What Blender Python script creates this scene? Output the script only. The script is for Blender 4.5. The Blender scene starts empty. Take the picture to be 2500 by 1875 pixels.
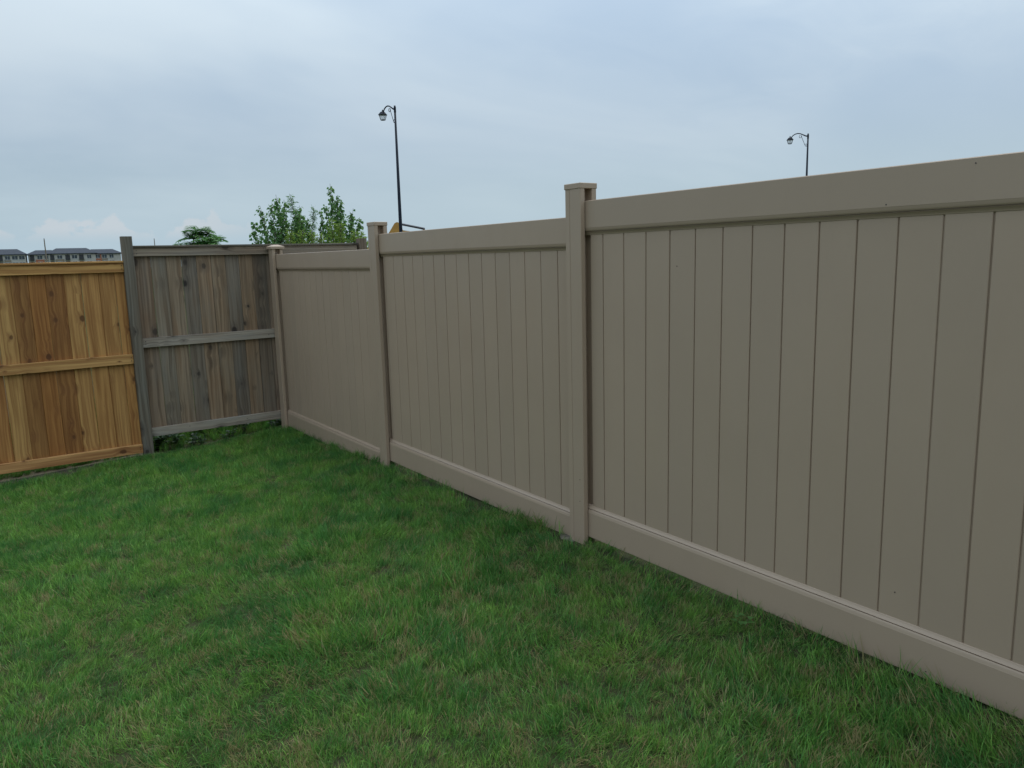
import bpy, math, random
import numpy as np
from mathutils import Vector, Matrix, Euler

S = bpy.context.scene
COL = S.collection
R = math.radians

# ------------------------------------------------------------------ camera
# world frame: X runs along the vinyl fence away from the camera, Y into the yard, Z up (metres)
CAM = Vector((-3.1295, 2.6533, 1.5535))
cd = bpy.data.cameras.new("camera"); co = bpy.data.objects.new("camera", cd); COL.objects.link(co)
cd.sensor_width = 36.0; cd.lens = 1881.48/2500*36.0
cd.clip_start = 0.05; cd.clip_end = 3000
def cam_matrix(pitch, roll, yaw):
    fw = Vector((math.cos(pitch)*math.cos(yaw), math.cos(pitch)*math.sin(yaw), math.sin(pitch)))
    r0 = fw.cross(Vector((0, 0, 1))).normalized(); u0 = r0.cross(fw)
    r = r0*math.cos(roll)+u0*math.sin(roll); u = -r0*math.sin(roll)+u0*math.cos(roll)
    m = Matrix((r, u, -fw)).transposed().to_4x4(); m.translation = CAM
    return m
co.matrix_world = cam_matrix(-0.1637, -0.0265, -0.6109)
S.camera = co

# ------------------------------------------------------------------ world and sun
SUN_EL, SUN_AZ = R(66), R(-62)          # azimuth measured from +X towards +Y
w = bpy.data.worlds.new("World"); S.world = w; w.use_nodes = True

class T:
    """small node-tree writer"""
    def __init__(s, tree): s.t = tree; s.t.nodes.clear()
    def n(s, typ, ins=None, **props):
        nd = s.t.nodes.new(typ)
        for k, v in props.items(): setattr(nd, k, v)
        for k, v in (ins or {}).items():
            sk = nd.inputs[k]
            if hasattr(v, 'links') or isinstance(v, bpy.types.NodeSocket): s.t.links.new(v, sk)
            else: sk.default_value = v
        return nd
    def m(s, op, a, b=0.0, c=0.0, clamp=False):
        return s.n('ShaderNodeMath', {0: a, 1: b, 2: c}, operation=op, use_clamp=clamp).outputs[0]
    def ss(s, x, lo, hi, a=0.0, b=1.0):
        return s.n('ShaderNodeMapRange', {0: x, 1: lo, 2: hi, 3: a, 4: b}, interpolation_type='SMOOTHSTEP').outputs[0]
    def mix(s, f, a, b, mode='MIX'):
        return s.n('ShaderNodeMix', {0: f, 6: a, 7: b}, data_type='RGBA', blend_type=mode).outputs[2]
    def noise(s, vec, scale, detail=4, rough=.55, dist=0.0):
        return s.n('ShaderNodeTexNoise', {'Vector': vec, 'Scale': scale, 'Detail': detail, 'Roughness': rough, 'Distortion': dist}).outputs[0]
    def xyz(s, x, y, z):
        return s.n('ShaderNodeCombineXYZ', {0: x, 1: y, 2: z}).outputs[0]
    def sep(s, v):
        return s.n('ShaderNodeSeparateXYZ', {0: v}).outputs

t = T(w.node_tree)
gen = t.n('ShaderNodeTexCoord').outputs['Generated']
dx, dy, dz = t.sep(gen)
zc = t.m('ADD', t.m('MAXIMUM', dz, 0.0), 0.22)
px = t.m('DIVIDE', dx, zc); py = t.m('DIVIDE', dy, zc)
sky = t.n('ShaderNodeTexSky', sky_type='NISHITA', sun_disc=False, sun_elevation=SUN_EL, sun_rotation=math.pi/2-SUN_AZ,
          air_density=1.0, dust_density=1.2, ozone_density=1.5)
skyc = t.n('ShaderNodeVectorMath', {0: sky.outputs[0], 1: (0.085, 0.085, 0.085)}, operation='MULTIPLY').outputs[0]
# thin layered cloud sheet, seen on a plane overhead
c1 = t.noise(t.xyz(px, t.m('MULTIPLY', py, .8), 0.0), .75, 4, .5, .5)
c2 = t.noise(t.xyz(t.m('ADD', px, 7.3), t.m('MULTIPLY', py, .7), 3.0), 4.5, 5, .6, .8)
ripple = t.ss(t.noise(t.xyz(px, py, 9.0), .8, 2, .5), .45, .65)
cv = t.m('ADD', t.m('MULTIPLY', c1, .88), t.m('MULTIPLY', t.m('SUBTRACT', c2, .5), t.m('ADD', .06, t.m('MULTIPLY', ripple, .16))))
cv = t.m('ADD', cv, .06)
veil = t.ss(cv, .30, .70, .68, .95)
lowfade = t.ss(dz, 0.0, .30, .70, 1.0)
veil = t.m('MULTIPLY', veil, lowfade)
cloudcol = t.mix(t.ss(cv, .24, .80), (.475, .60, .725, 1), (.625, .725, .80, 1))
col = t.mix(veil, skyc, cloudcol)
# an overcast veil grows brighter away from the horizon and round the hidden sun
sunv = (math.cos(SUN_EL)*math.cos(SUN_AZ), math.cos(SUN_EL)*math.sin(SUN_AZ), math.sin(SUN_EL))
glow = t.m('POWER', t.m('MAXIMUM', t.n('ShaderNodeVectorMath', {0: gen, 1: sunv}, operation='DOT_PRODUCT').outputs['Value'], 0.0), 3.0)
gain = t.m('ADD', t.m('ADD', .96, t.m('MULTIPLY', t.ss(dz, .10, .9), 1.2)), t.m('MULTIPLY', glow, .20))
col = t.n('ShaderNodeVectorMath', {0: col, 3: gain}, operation='SCALE').outputs[0]
# haze towards the horizon
hz = t.ss(dz, -.02, .16, .75, 0.0)
col = t.mix(hz, col, (.43, .585, .695, 1))
# distant banks of small cumulus, low over the horizon
az = t.m('ARCTAN2', dy, dx)
bank = t.ss(t.m('COSINE', t.m('MULTIPLY', t.m('ADD', az, R(7.0)), 3.0)), .80, .97)
cn = t.noise(t.xyz(t.m('MULTIPLY', az, 1.0), t.m('MULTIPLY', dz, 1.6), 1.7), 30.0, 5, .55, .2)
cw = t.noise(t.xyz(az, 0.0, 5.2), 22.0, 3, .5)
topz = t.m('ADD', .048, t.m('MULTIPLY', t.m('SUBTRACT', cw, .5), .085))
body = t.m('MULTIPLY', t.ss(t.m('SUBTRACT', t.m('ADD', topz, t.m('MULTIPLY', t.m('SUBTRACT', cn, .5), .05)), dz), 0.0, .006), t.ss(dz, .026, .046))
cum = t.m('MULTIPLY', t.m('MULTIPLY', body, bank), .42)
col = t.mix(cum, col, (.66, .66, .68, 1))
bg = t.n('ShaderNodeBackground', {0: col, 1: 1.0})
t.n('ShaderNodeOutputWorld', {0: bg.outputs[0]})

sd = bpy.data.lights.new("sun", 'SUN'); so = bpy.data.objects.new("sun", sd); COL.objects.link(so)
sd.energy = 1.5; sd.angle = R(28); sd.color = (1.0, .95, .88)
so.rotation_euler = Vector((-math.cos(SUN_EL)*math.cos(SUN_AZ), -math.cos(SUN_EL)*math.sin(SUN_AZ), -math.sin(SUN_EL))).to_track_quat('-Z', 'Y').to_euler()
so.location = (0, 0, 30)
vs = S.view_settings
vs.view_transform = 'Standard'; vs.look = 'None'; vs.exposure = 0.0; vs.gamma = 1.0; vs.use_curve_mapping = False
S.render.engine = 'CYCLES'
S.cycles.max_bounces = 6; S.cycles.diffuse_bounces = 3; S.cycles.glossy_bounces = 2; S.cycles.transmission_bounces = 3
S.render.resolution_x = 1024; S.render.resolution_y = 768

# ------------------------------------------------------------------ materials
def newmat(name):
    m = bpy.data.materials.new(name); m.use_nodes = True
    return m, T(m.node_tree)
def finish(t, color, rough=.6, bump=None, spec=.5, bumpdist=.002, bumpstr=.6, metal=0.0, extra=None):
    ins = {'Base Color': color, 'Roughness': rough, 'Specular IOR Level': spec, 'Metallic': metal}
    ins.update(extra or {})
    if bump is not None:
        ins['Normal'] = t.n('ShaderNodeBump', {'Strength': bumpstr, 'Distance': bumpdist, 'Height': bump}).outputs[0]
    b = t.n('ShaderNodeBsdfPrincipled', ins)
    t.n('ShaderNodeOutputMaterial', {0: b.outputs[0]})
def plain(name, c, rough=.6, var=.12, scale=6.0, metal=0.0, spec=.5):
    m, t = newmat(name)
    p = t.n('ShaderNodeTexCoord').outputs['Object']
    f = t.noise(p, scale, 5, .6)
    c4 = tuple(c)+(1,)
    lo = tuple(x*(1-var) for x in c)+(1,); hi = tuple(min(1, x*(1+var)) for x in c)+(1,)
    finish(t, t.mix(t.ss(f, .3, .7), lo, hi), rough, metal=metal, spec=spec)
    return m

def vinyl_material():
    m, t = newmat('tan_vinyl')
    p = t.n('ShaderNodeTexCoord').outputs['Object']
    info = t.n('ShaderNodeObjectInfo')
    geo = t.n('ShaderNodeNewGeometry').outputs['Position']
    x, y, z = t.sep(geo)
    f1 = t.noise(geo, 2.2, 4, .6)
    grain = t.noise(t.xyz(t.m('MULTIPLY', x, 260.0), t.m('MULTIPLY', y, 260.0), t.m('MULTIPLY', z, 9.0)), 1.0, 3, .6)
    smear = t.noise(t.xyz(t.m('MULTIPLY', x, 9.0), t.m('MULTIPLY', y, 9.0), t.m('MULTIPLY', z, 2.2)), 1.0, 5, .65)
    c = t.mix(t.ss(f1, .3, .7), (.392, .288, .203, 1), (.408, .300, .211, 1))
    c = t.mix(t.m('MULTIPLY', t.ss(smear, .56, .78), .18), c, (.34, .256, .182, 1))
    c = t.mix(t.m('MULTIPLY', info.outputs['Random'], .30), c, (.335, .253, .183, 1))
    finish(t, c, t.ss(smear, .3, .7, .32, .46), grain, .4, .0006, .35)
    return m

def wood_material(name, dark, light, knot, gray=False):
    """object colour carries each board's own tone; boards run along their local Z"""
    m, t = newmat(name)
    oc = t.n('ShaderNodeTexCoord').outputs['Object']
    info = t.n('ShaderNodeObjectInfo')
    x, y, z = t.sep(oc)
    rnd = info.outputs['Random']
    ox = t.m('MULTIPLY', rnd, 47.0); oz = t.m('MULTIPLY', rnd, 113.0)
    X = t.m('ADD', x, ox); Z = t.m('ADD', z, oz)
    # knots
    kv = t.xyz(t.m('MULTIPLY', X, 8.0), t.m('MULTIPLY', rnd, 9.0), t.m('MULTIPLY', Z, 5.6))
    vor = t.n('ShaderNodeTexVoronoi', {'Vector': kv, 'Scale': 1.0, 'Randomness': .95}, voronoi_dimensions='3D', feature='F1')
    kd = vor.outputs['Distance']; kr_, kg_, kb_ = t.n('ShaderNodeSeparateColor', {0: vor.outputs['Color']}).outputs
    wob = t.m('MULTIPLY', t.m('SUBTRACT', t.noise(kv, 6.0, 2), .5), .10)
    kd2 = t.m('ADD', kd, wob)
    krad = t.m('MULTIPLY', t.ss(kr_, .05, 1.0), .27 if gray else .22)
    kmask = t.m('MULTIPLY', t.ss(t.m('DIVIDE', kd2, t.m('MAXIMUM', krad, .001)), .55, 1.0, 1.0, 0.0), t.m('GREATER_THAN', krad, .02))
    halo = t.m('MULTIPLY', t.ss(t.m('DIVIDE', kd2, t.m('MAXIMUM', krad, .001)), .8, 2.6, 1.0, 0.0), t.m('GREATER_THAN', krad, .02))
    # grain that flows round the knots
    bend = t.m('MULTIPLY', t.noise(t.xyz(t.m('MULTIPLY', X, 3.0), 0.0, t.m('MULTIPLY', Z, 1.3)), 1.0, 2), .055)
    gx = t.m('ADD', t.m('ADD', X, bend), t.m('MULTIPLY', halo, .018))
    g1 = t.noise(t.xyz(t.m('MULTIPLY', gx, 260.0), t.m('MULTIPLY', y, 60.0), t.m('MULTIPLY', Z, 3.0)), 1.0, 4, .65)
    g2 = t.noise(t.xyz(t.m('MULTIPLY', gx, 46.0), t.m('MULTIPLY', y, 20.0), t.m('MULTIPLY', Z, .9)), 1.0, 4, .55)
    st = t.noise(t.xyz(t.m('MULTIPLY', X, 11.0), 0.0, t.m('MULTIPLY', Z, 1.6)), 1.0, 4, .6)
    base = t.mix(t.ss(g2, .32, .68), dark, light)
    base = t.mix(t.m('MULTIPLY', t.ss(g1, .52, .72), .38), base, t.mix(.55, base, (.02, .015, .01, 1)))
    if gray:
        base = t.mix(t.m('MULTIPLY', t.ss(st, .48, .72), .65), base, (.205, .190, .165, 1))
        base = t.mix(t.m('MULTIPLY', t.ss(st, .50, .28), .45), base, (.225, .145, .09, 1))
        crack = t.noise(t.xyz(t.m('MULTIPLY', gx, 120.0), 0.0, t.m('MULTIPLY', Z, 2.2)), 1.0, 3, .5)
        base = t.mix(t.m('MULTIPLY', t.ss(crack, .62, .74), .7), base, (.045, .04, .035, 1))
    else:
        base = t.mix(t.m('MULTIPLY', t.ss(st, .48, .72), .55), base, (.27, .115, .035, 1))
    base = t.mix(1.0, base, info.outputs['Color'], 'MULTIPLY')
    base = t.mix(t.m('MULTIPLY', halo, .35), base, knot)
    base = t.mix(t.m('MULTIPLY', kmask, t.m('ADD', .62, t.m('MULTIPLY', kg_, .36))), base, tuple(v*.55 for v in knot[:3])+(1,))
    h = t.m('SUBTRACT', t.m('ADD', g1, t.m('MULTIPLY', g2, .5)), t.m('MULTIPLY', kmask, .8))
    finish(t, base, .78 if gray else .62, h, .25, .0016, .7)
    return m

VINYL = vinyl_material()
CEDAR = wood_material('cedar_wood', (.31, .142, .046, 1), (.54, .295, .105, 1), (.20, .08, .03, 1))
GRAYW = wood_material('weathered_wood', (.150, .116, .086, 1), (.285, .235, .180, 1), (.06, .048, .04, 1), True)
BLACK = plain('black_lamp_paint', (.006, .010, .020), .6, .1, spec=.2)
CONCRETE = plain('footing_concrete', (.135, .112, .085), .95, .4, 60)

# ------------------------------------------------------------------ mesh helpers
def tag(o, label=None, cat=None, group=None, kind=None):
    if label: o['label'] = label
    if cat: o['category'] = cat
    if group: o['group'] = group
    if kind: o['kind'] = kind
    return o
def mesh(name, v, f, smooth=False):
    me = bpy.data.meshes.new(name); me.from_pydata([tuple(p) for p in v], [], f); me.update()
    if smooth: me.polygons.foreach_set('use_smooth', [True]*len(me.polygons))
    return me
def obj(name, me, mat=None, parent=None, loc=(0, 0, 0), rot=(0, 0, 0), scale=None):
    o = bpy.data.objects.new(name, me); COL.objects.link(o)
    o.location = loc; o.rotation_euler = rot
    if scale: o.scale = scale
    if parent: o.parent = parent
    if mat and me and not me.materials: me.materials.append(mat)
    return o
def empty(name, loc=(0, 0, 0), rz=0.0):
    o = bpy.data.objects.new(name, None); COL.objects.link(o); o.location = loc; o.rotation_euler = (0, 0, rz)
    o.empty_display_size = .2
    return o
def cbox(sx, sy, sz, c=.002, off=(0, 0, 0)):
    """chamfered box, returns verts, faces"""
    V = []; idx = {}
    for ax in range(3):
        for sx_ in (-1, 1):
            for sy_ in (-1, 1):
                for sz_ in (-1, 1):
                    h = [sx/2, sy/2, sz/2]; s = (sx_, sy_, sz_)
                    p = [s[i]*(h[i]-(0 if i == ax else c)) for i in range(3)]
                    idx[(ax, s)] = len(V); V.append(tuple(p[i]+off[i] for i in range(3)))
    F = []
    for ax in range(3):
        a, b = [i for i in range(3) if i != ax]
        for sg in (-1, 1):
            q = []
            for (p, r) in ((-1, -1), (1, -1), (1, 1), (-1, 1)):
                s = [0, 0, 0]; s[ax] = sg; s[a] = p; s[b] = r; q.append(idx[(ax, tuple(s))])
            F.append(q)
    for ax in range(3):               # chamfer strips, one for each edge parallel to ax
        a, b = [i for i in range(3) if i != ax]
        for p in (-1, 1):
            for r in (-1, 1):
                s0 = [0, 0, 0]; s0[a] = p; s0[b] = r; s0[ax] = -1; s1 = list(s0); s1[ax] = 1
                F.append([idx[(a, tuple(s0))], idx[(a, tuple(s1))], idx[(b, tuple(s1))], idx[(b, tuple(s0))]])
    for sx_ in (-1, 1):
        for sy_ in (-1, 1):
            for sz_ in (-1, 1):
                F.append([idx[(i, (sx_, sy_, sz_))] for i in range(3)])
    # consistent outward winding
    cen = np.array(off); out = []
    Vn = np.array(V)
    for f in F:
        p = Vn[f]; n = np.cross(p[1]-p[0], p[2]-p[0])
        out.append(f if n.dot(p.mean(0)-cen) > 0 else f[::-1])
    return V, out
def join(*parts):
    V = []; F = []
    for v, f in parts:
        o = len(V); V += [tuple(p) for p in v]; F += [[i+o for i in q] for q in f]
    return V, F
def prism(profile, a0, a1, axis='x'):
    """closed profile (list of 2D points) swept along an axis; profile counter-clockwise seen from +axis"""
    n = len(profile); V = []
    for a in (a0, a1):
        for (p, q) in profile:
            V.append({'x': (a, p, q), 'y': (q, a, p), 'z': (p, q, a)}[axis])
    F = [[i, (i+1) % n, n+(i+1) % n, n+i] for i in range(n)]
    F.append(list(range(n))[::-1]); F.append(list(range(n, 2*n)))
    return V, F
def tube(pts, rad, seg=8, cap=True):
    pts = [Vector(p) for p in pts]; n = len(pts)
    rads = rad if isinstance(rad, (list, tuple)) else [rad]*n
    V = []; F = []; up = None
    for i, p in enumerate(pts):
        d = (pts[min(i+1, n-1)]-pts[max(i-1, 0)]).normalized()
        if up is None: up = d.orthogonal().normalized()
        up = (up-d*up.dot(d)); up = up.normalized() if up.length > 1e-6 else d.orthogonal().normalized()
        sd_ = d.cross(up)
        for k in range(seg):
            a = 2*math.pi*k/seg
            V.append(tuple(p+(up*math.cos(a)+sd_*math.sin(a))*rads[i]))
    for i in range(n-1):
        for k in range(seg):
            a = i*seg+k; b = i*seg+(k+1) % seg
            F.append([a, b, b+seg, a+seg])
    if cap:
        F.append(list(range(seg))[::-1]); F.append([(n-1)*seg+k for k in range(seg)])
    return V, F
def bx(x0, x1, y0, y1, z0, z1, c=.002):
    return cbox(x1-x0, y1-y0, z1-z0, c, ((x0+x1)/2, (y0+y1)/2, (z0+z1)/2))

# ------------------------------------------------------------------ ground
def sm(a): a = min(1.0, max(0.0, a)); return a*a*(3-2*a)
def gz(x, y):
    xc = min(8.0, max(-5.0, x)); yc = min(5.0, max(-1.5, y))
    z = -.042 - (.036*xc if xc > 0 else .013*xc) - .052*yc*sm((xc+1.5)/6.5)
    z += .010*math.sin(1.9*x+.7*y)*math.sin(2.3*y-.6*x+1) + .006*math.sin(5.1*x+1.3)*math.sin(4.3*y+.4)
    z -= .035*sm((x-4.6)/.45)*sm((1.45-y)/.3)*sm((y+.05)/.25)
    d = math.hypot(x, y)
    return z - .25*sm((d-9)/25)
def grid_axis(lo, hi, fine_lo, fine_hi, step):
    a = [fine_lo+step*i for i in range(int((fine_hi-fine_lo)/step)+1)]
    p, s = a[-1], step
    while p < hi: s *= 1.35; p += s; a.append(min(p, hi))
    p, s = a[0], step; l = []
    while p > lo: s *= 1.35; p -= s; l.append(max(p, lo))
    return l[::-1]+a
def ground_material():
    m, t = newmat('soil_and_turf')
    p = t.n('ShaderNodeNewGeometry').outputs['Position']
    n1 = t.noise(p, 2.5, 6, .65); n2 = t.noise(p, 60, 5, .7); n3 = t.noise(p, .05, 4, .6)
    c = t.mix(t.ss(n1, .35, .68), (.045, .041, .022, 1), (.080, .070, .040, 1))
    c = t.mix(t.m('MULTIPLY', t.ss(n2, .45, .75), .4), c, (.135, .118, .080, 1))
    x, y, z = t.sep(p)
    worn = t.m('MULTIPLY', t.ss(t.m('ADD', x, t.m('MULTIPLY', n1, .2)), 4.85, 5.0), t.ss(y, 1.2, 1.4))
    c = t.mix(worn, t.mix(t.ss(n1, .35, .68), (.030, .038, .014, 1), (.060, .062, .026, 1)), t.mix(.5, c, (.13, .11, .08, 1)))
    far = t.ss(t.n('ShaderNodeVectorMath', {0: p}, operation='LENGTH').outputs['Value'], 9.0, 16.0)
    c = t.mix(t.m('MULTIPLY', far, t.ss(n3, .4, .55)), c, (.07, .105, .03, 1))
    finish(t, c, .95, n2, .2, .012, .9)
    return m
xs = grid_axis(-1500, 1500, -5.0, 8.0, .11); ys = grid_axis(-1500, 1500, -1.5, 5.0, .11)
gv = [(x, y, gz(x, y)) for x in xs for y in ys]; ny = len(ys)
gf = [[i*ny+j, (i+1)*ny+j, (i+1)*ny+j+1, i*ny+j+1] for i in range(len(xs)-1) for j in range(ny-1)]
tag(obj('ground', mesh('ground', gv, gf, True), ground_material()), kind='structure')

# ------------------------------------------------------------------ vinyl fence
L = 2.4689; BW = .1548
PW, PD, FL = .127, .111, .031           # post width along the fence, depth, flange
RF, RB = -.034, -.077                    # rail front and back faces
vf = empty('vinyl_fence', (0, 0, 0))
tag(vf, 'tan vinyl privacy fence stepping down in panels across the lawn', 'fence')

def post_mesh(h, below=.25):
    # H section: two flanges and a web, slots on both fence-side faces
    e = .003
    def rect(y0, y1, x0, x1):   # chamfered plan rectangle, ccw in (x, y)
        return [(x0+e, y0), (x1-e, y0), (x1, y0+e), (x1, y1-e), (x1-e, y1), (x0+e, y1), (x0, y1-e), (x0, y0+e)]
    seam = .089
    a = prism(rect(-FL, 0, 0, seam-.0012), -below, h, 'z')                 # yard flange, near part
    a2 = prism(rect(-FL+.002, -.0015, seam+.0012, PW), -below, h, 'z')       # narrow trim strip beyond the seam
    a3 = prism(rect(-FL+.001, -.006, seam-.004, seam+.004), -below, h-.001, 'z')
    b = prism(rect(-PD, -PD+FL, 0, PW), -below, h, 'z')
    wv = prism(rect(-PD+FL-.002, -FL+.002, .050, .077), -below, h-.002, 'z')
    return join(a, a3, b, wv), a2
def flat_cap(h, ov=.003, th=.029):
    return bx(-ov, PW+ov, -PD-ov, ov, h-th, h, .0025)
def pyramid_cap(h):
    ov = .016; x0, x1, y0, y1 = -ov, PW+ov, -PD-ov, ov
    z0, z1, z2 = h-.042, h-.018, h
    V = []; rings = [(0, z0), (0, z1), (.012, z1+.004), (.05, z2)]
    for (i, z) in rings: V += [(x0+i, y0+i, z), (x1-i, y0+i, z), (x1-i, y1-i, z), (x0+i, y1-i, z)]
    F = [[3, 2, 1, 0]]
    for k in range(len(rings)-1):
        for j in range(4): F.append([4*k+j, 4*k+(j+1) % 4, 4*k+4+(j+1) % 4, 4*k+4+j])
    b = 4*(len(rings)-1); F.append([b, b+1, b+2, b+3])
    return V, F
def put_post(x, top, style, base):
    (v, f), strip = post_mesh(top-.028-base)
    p = obj('post', mesh('post', v, f), VINYL, vf, (x, 0, base))
    obj('trim_strip', mesh('trim_strip', *strip), VINYL, p)
    cap = flat_cap(top-base) if style == 'flat' else pyramid_cap(top-base)
    obj('post_cap', mesh('post_cap', *cap), VINYL, p)
    return p
TOPS = {-1: 1.99, 0: 1.922, 1: 1.849, 2: 1.740}
put_post(-L, TOPS[-1], 'flat', 0)
put_post(0, TOPS[0], 'flat', 0)
put_post(L, TOPS[1], 'flat', -.1)
put_post(2*L-.004, TOPS[2], 'pyramid', -.18)

def cove(y0, z0, y1, z1, n=5, concave=True):
    pts = []
    for i in range(n+1):
        a = math.pi/2*i/n
        if concave: pts.append((y0+(y1-y0)*(1-math.cos(a)), z0+(z1-z0)*math.sin(a)))
        else: pts.append((y0+(y1-y0)*math.sin(a), z0+(z1-z0)*(1-math.cos(a))))
    return pts
RH, BRH = .1757, .1795
def moulding():
    # (distance from the inner edge, depth behind the rail face): lip, cove, groove, second soft cove
    pts = [(0.0, .0195), (.0016, .0175)]
    pts += [(.0016+.0146*i/4, .0175-.0105*(i/4)**1.5) for i in range(1, 5)]
    pts += [(.0166, .0140), (.0200, .0140), (.0203, .0062)]
    pts += [(.0203+.0161*i/4, .0062-.0056*(i/4)**.6) for i in range(1, 5)]
    pts += [(.0376, 0.0)]
    return pts
def top_rail(z, x0, x1):
    f = RF                                 # counter-clockwise in (y, z)
    prof = [(RB+.003, z), (RB, z-.003), (RB, z-RH+.030), (RB+.008, z-RH)]
    prof += [(f-d, z-RH+e) for e, d in moulding()]
    prof += [(f, z-.003), (f-.003, z)]
    return prism(prof, x0, x1, 'x')
def bottom_rail(z, x0, x1):
    f = RF; t_ = z+BRH
    prof = [(RB+.003, z), (f-.003, z), (f, z+.003)]
    prof += [(f-d, t_-e) for e, d in moulding()[::-1]]
    prof += [(RB+.008, t_), (RB, t_-.03), (RB, z+.003)]
    return prism(prof, x0, x1, 'x')
BF = RF-.0198; BB = BF-.0215
def board_mesh(wd, z0, z1):
    g = .0028; c = .0022; h = wd/2
    prof = [(-h+.001, BB), (h+.004, BB), (h+.004, BF-.007), (h-g, BF-.007), (h-g, BF-c), (h-g-c, BF), (-h+g+c, BF), (-h+g, BF-c), (-h+g, BF-.007), (-h+.001, BF-.007)]
    return prism(prof, z0, z1, 'z')
ZT = {0: 1.92, 1: 1.83, 2: 1.7547, 3: 1.6427}; ZB = {0: .09, 1: 0.0, 2: -.0687, 3: -.189}
GR = {0: -L-.110, 1: -.1095, 2: 2.2775, 3: 4.3675+2*BW}
for k in range(4):
    xfar = (k-1)*L; xnear = xfar-L+PW      # faces of the two posts
    x0, x1 = xnear-.028, xfar+.028
    obj('top_rail', mesh('top_rail', *top_rail(ZT[k], x0, x1)), VINYL, vf)
    obj('bottom_rail', mesh('bottom_rail', *bottom_rail(ZB[k], x0, x1)), VINYL, vf)
    z0, z1 = ZB[k]+BRH-.03, ZT[k]-RH+.03
    full = mesh('board', *board_mesh(BW, z0, z1)); g = GR[k]; edges = [g]
    while edges[0]+BW < xfar-.006: edges.insert(0, edges[0]+BW)
    while edges[-1]-BW > xnear+.006: edges.append(edges[-1]-BW)
    for a, b in zip(edges[:-1], edges[1:]):
        obj('board', full, VINYL, vf, ((a+b)/2, random.Random(a).uniform(-.0006, .0006), 0), (0, 0, random.Random(a+7).uniform(-.005, .005)))
    for a, b in ((xfar-.012, edges[0]), (edges[-1], xnear-.020)):
        wd = a-b
        if wd > .01: obj('board', mesh('board', *board_mesh(wd, z0, z1)), VINYL, vf, ((a+b)/2, 0, 0))
# screws and small dark specks seen on the rails and post
SPECK = plain('screw_steel', (.02, .02, .018), .5)
sv, sf = tube([(0, -.002, 0), (0, .0012, 0)], .0023, 8); sme = mesh('screw', sv, sf)
for x, y, z in ((.030, 0, .33), (.032, 0, .205), (.16, RF, .04), (-1.91, RF, 1.81), (-1.62, RF, 1.70), (-.62, BF, 1.49), (-1.72, BF, .28), (-1.86, RF, .03), (-1.02, RF, .02)):
    obj('screw', sme, SPECK, vf, (x, y, z))

# ------------------------------------------------------------------ wooden fences
XW = 5.098                                # front face of the rails
def wood_plank_mesh(wd, th, ln, seed, bow=.004):
    """box along Z with chamfers, a few rings so that it can bow and its edges wander"""
    rn = random.Random(seed); n = 5; V = []; F = []
    c = .0038 if wd > .1 and th < .03 else .0025
    ring = [(-wd/2+c, -th/2), (wd/2-c, -th/2), (wd/2, -th/2+c), (wd/2, th/2-c), (wd/2-c, th/2), (-wd/2+c, th/2), (-wd/2, th/2-c), (-wd/2, -th/2+c)]
    ba, bb = rn.uniform(-bow, bow), rn.uniform(-bow, bow)*.5
    for i in range(n):
        f = i/(n-1); s = math.sin(math.pi*f); tw = rn.uniform(-.006, .006)
        for (px_, py_) in ring:
            V.append((px_+bb*s+rn.uniform(-.0006, .0006), py_+ba*s+tw*px_, f*ln))
    for i in range(n-1):
        for k in range(8): F.append([i*8+k, i*8+(k+1) % 8, (i+1)*8+(k+1) % 8, (i+1)*8+k])
    F.append(list(range(8))[::-1]); F.append([(n-1)*8+k for k in range(8)])
    return mesh('plank', V, F)
def rail_along_y(name, parent, mat, y0, y1, x, z, depth, height, tone, seed, bow=.006, rz=0):
    """a board lying along Y: mesh runs along local Z, turned so that local X is up"""
    me = wood_plank_mesh(height, depth, abs(y1-y0), seed, bow); me.name = name
    o = obj(name, me, mat, parent, (x, y0, z)); 
    o.rotation_euler = Matrix(((0, -1, 0), (0, 0, 1), (-1, 0, 0))).to_euler() if y1 > y0 else Matrix(((0, 1, 0), (0, 0, -1), (-1, 0, 0))).to_euler()
    o.color = tone
    return o
def tone(r, g, b): return (r, g, b, 1)

gfence = empty('weathered_fence', (XW, .1, gz(XW, .1)))
tag(gfence, 'weathered grey wooden plank fence meeting the end of the tan vinyl fence', 'fence')
cfence = empty('cedar_fence', (XW, 2.6, gz(XW, 2.6)))
tag(cfence, 'fresh orange-brown cedar plank fence, lower than the grey one beside it', 'fence')
def child(o, parent):
    o.parent = parent; o.matrix_parent_inverse = Matrix.Translation(-parent.location)
    return o
def plank(name, parent, mat, y, x, z0, z1, wd, th, tn, seed, tilt=0.0):
    o = obj(name, wood_plank_mesh(wd, th, z1-z0, seed), mat, None, (x, y, z0))
    o.rotation_euler = (tilt, 0, math.pi/2); o.color = tn
    return child(o, parent)

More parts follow.
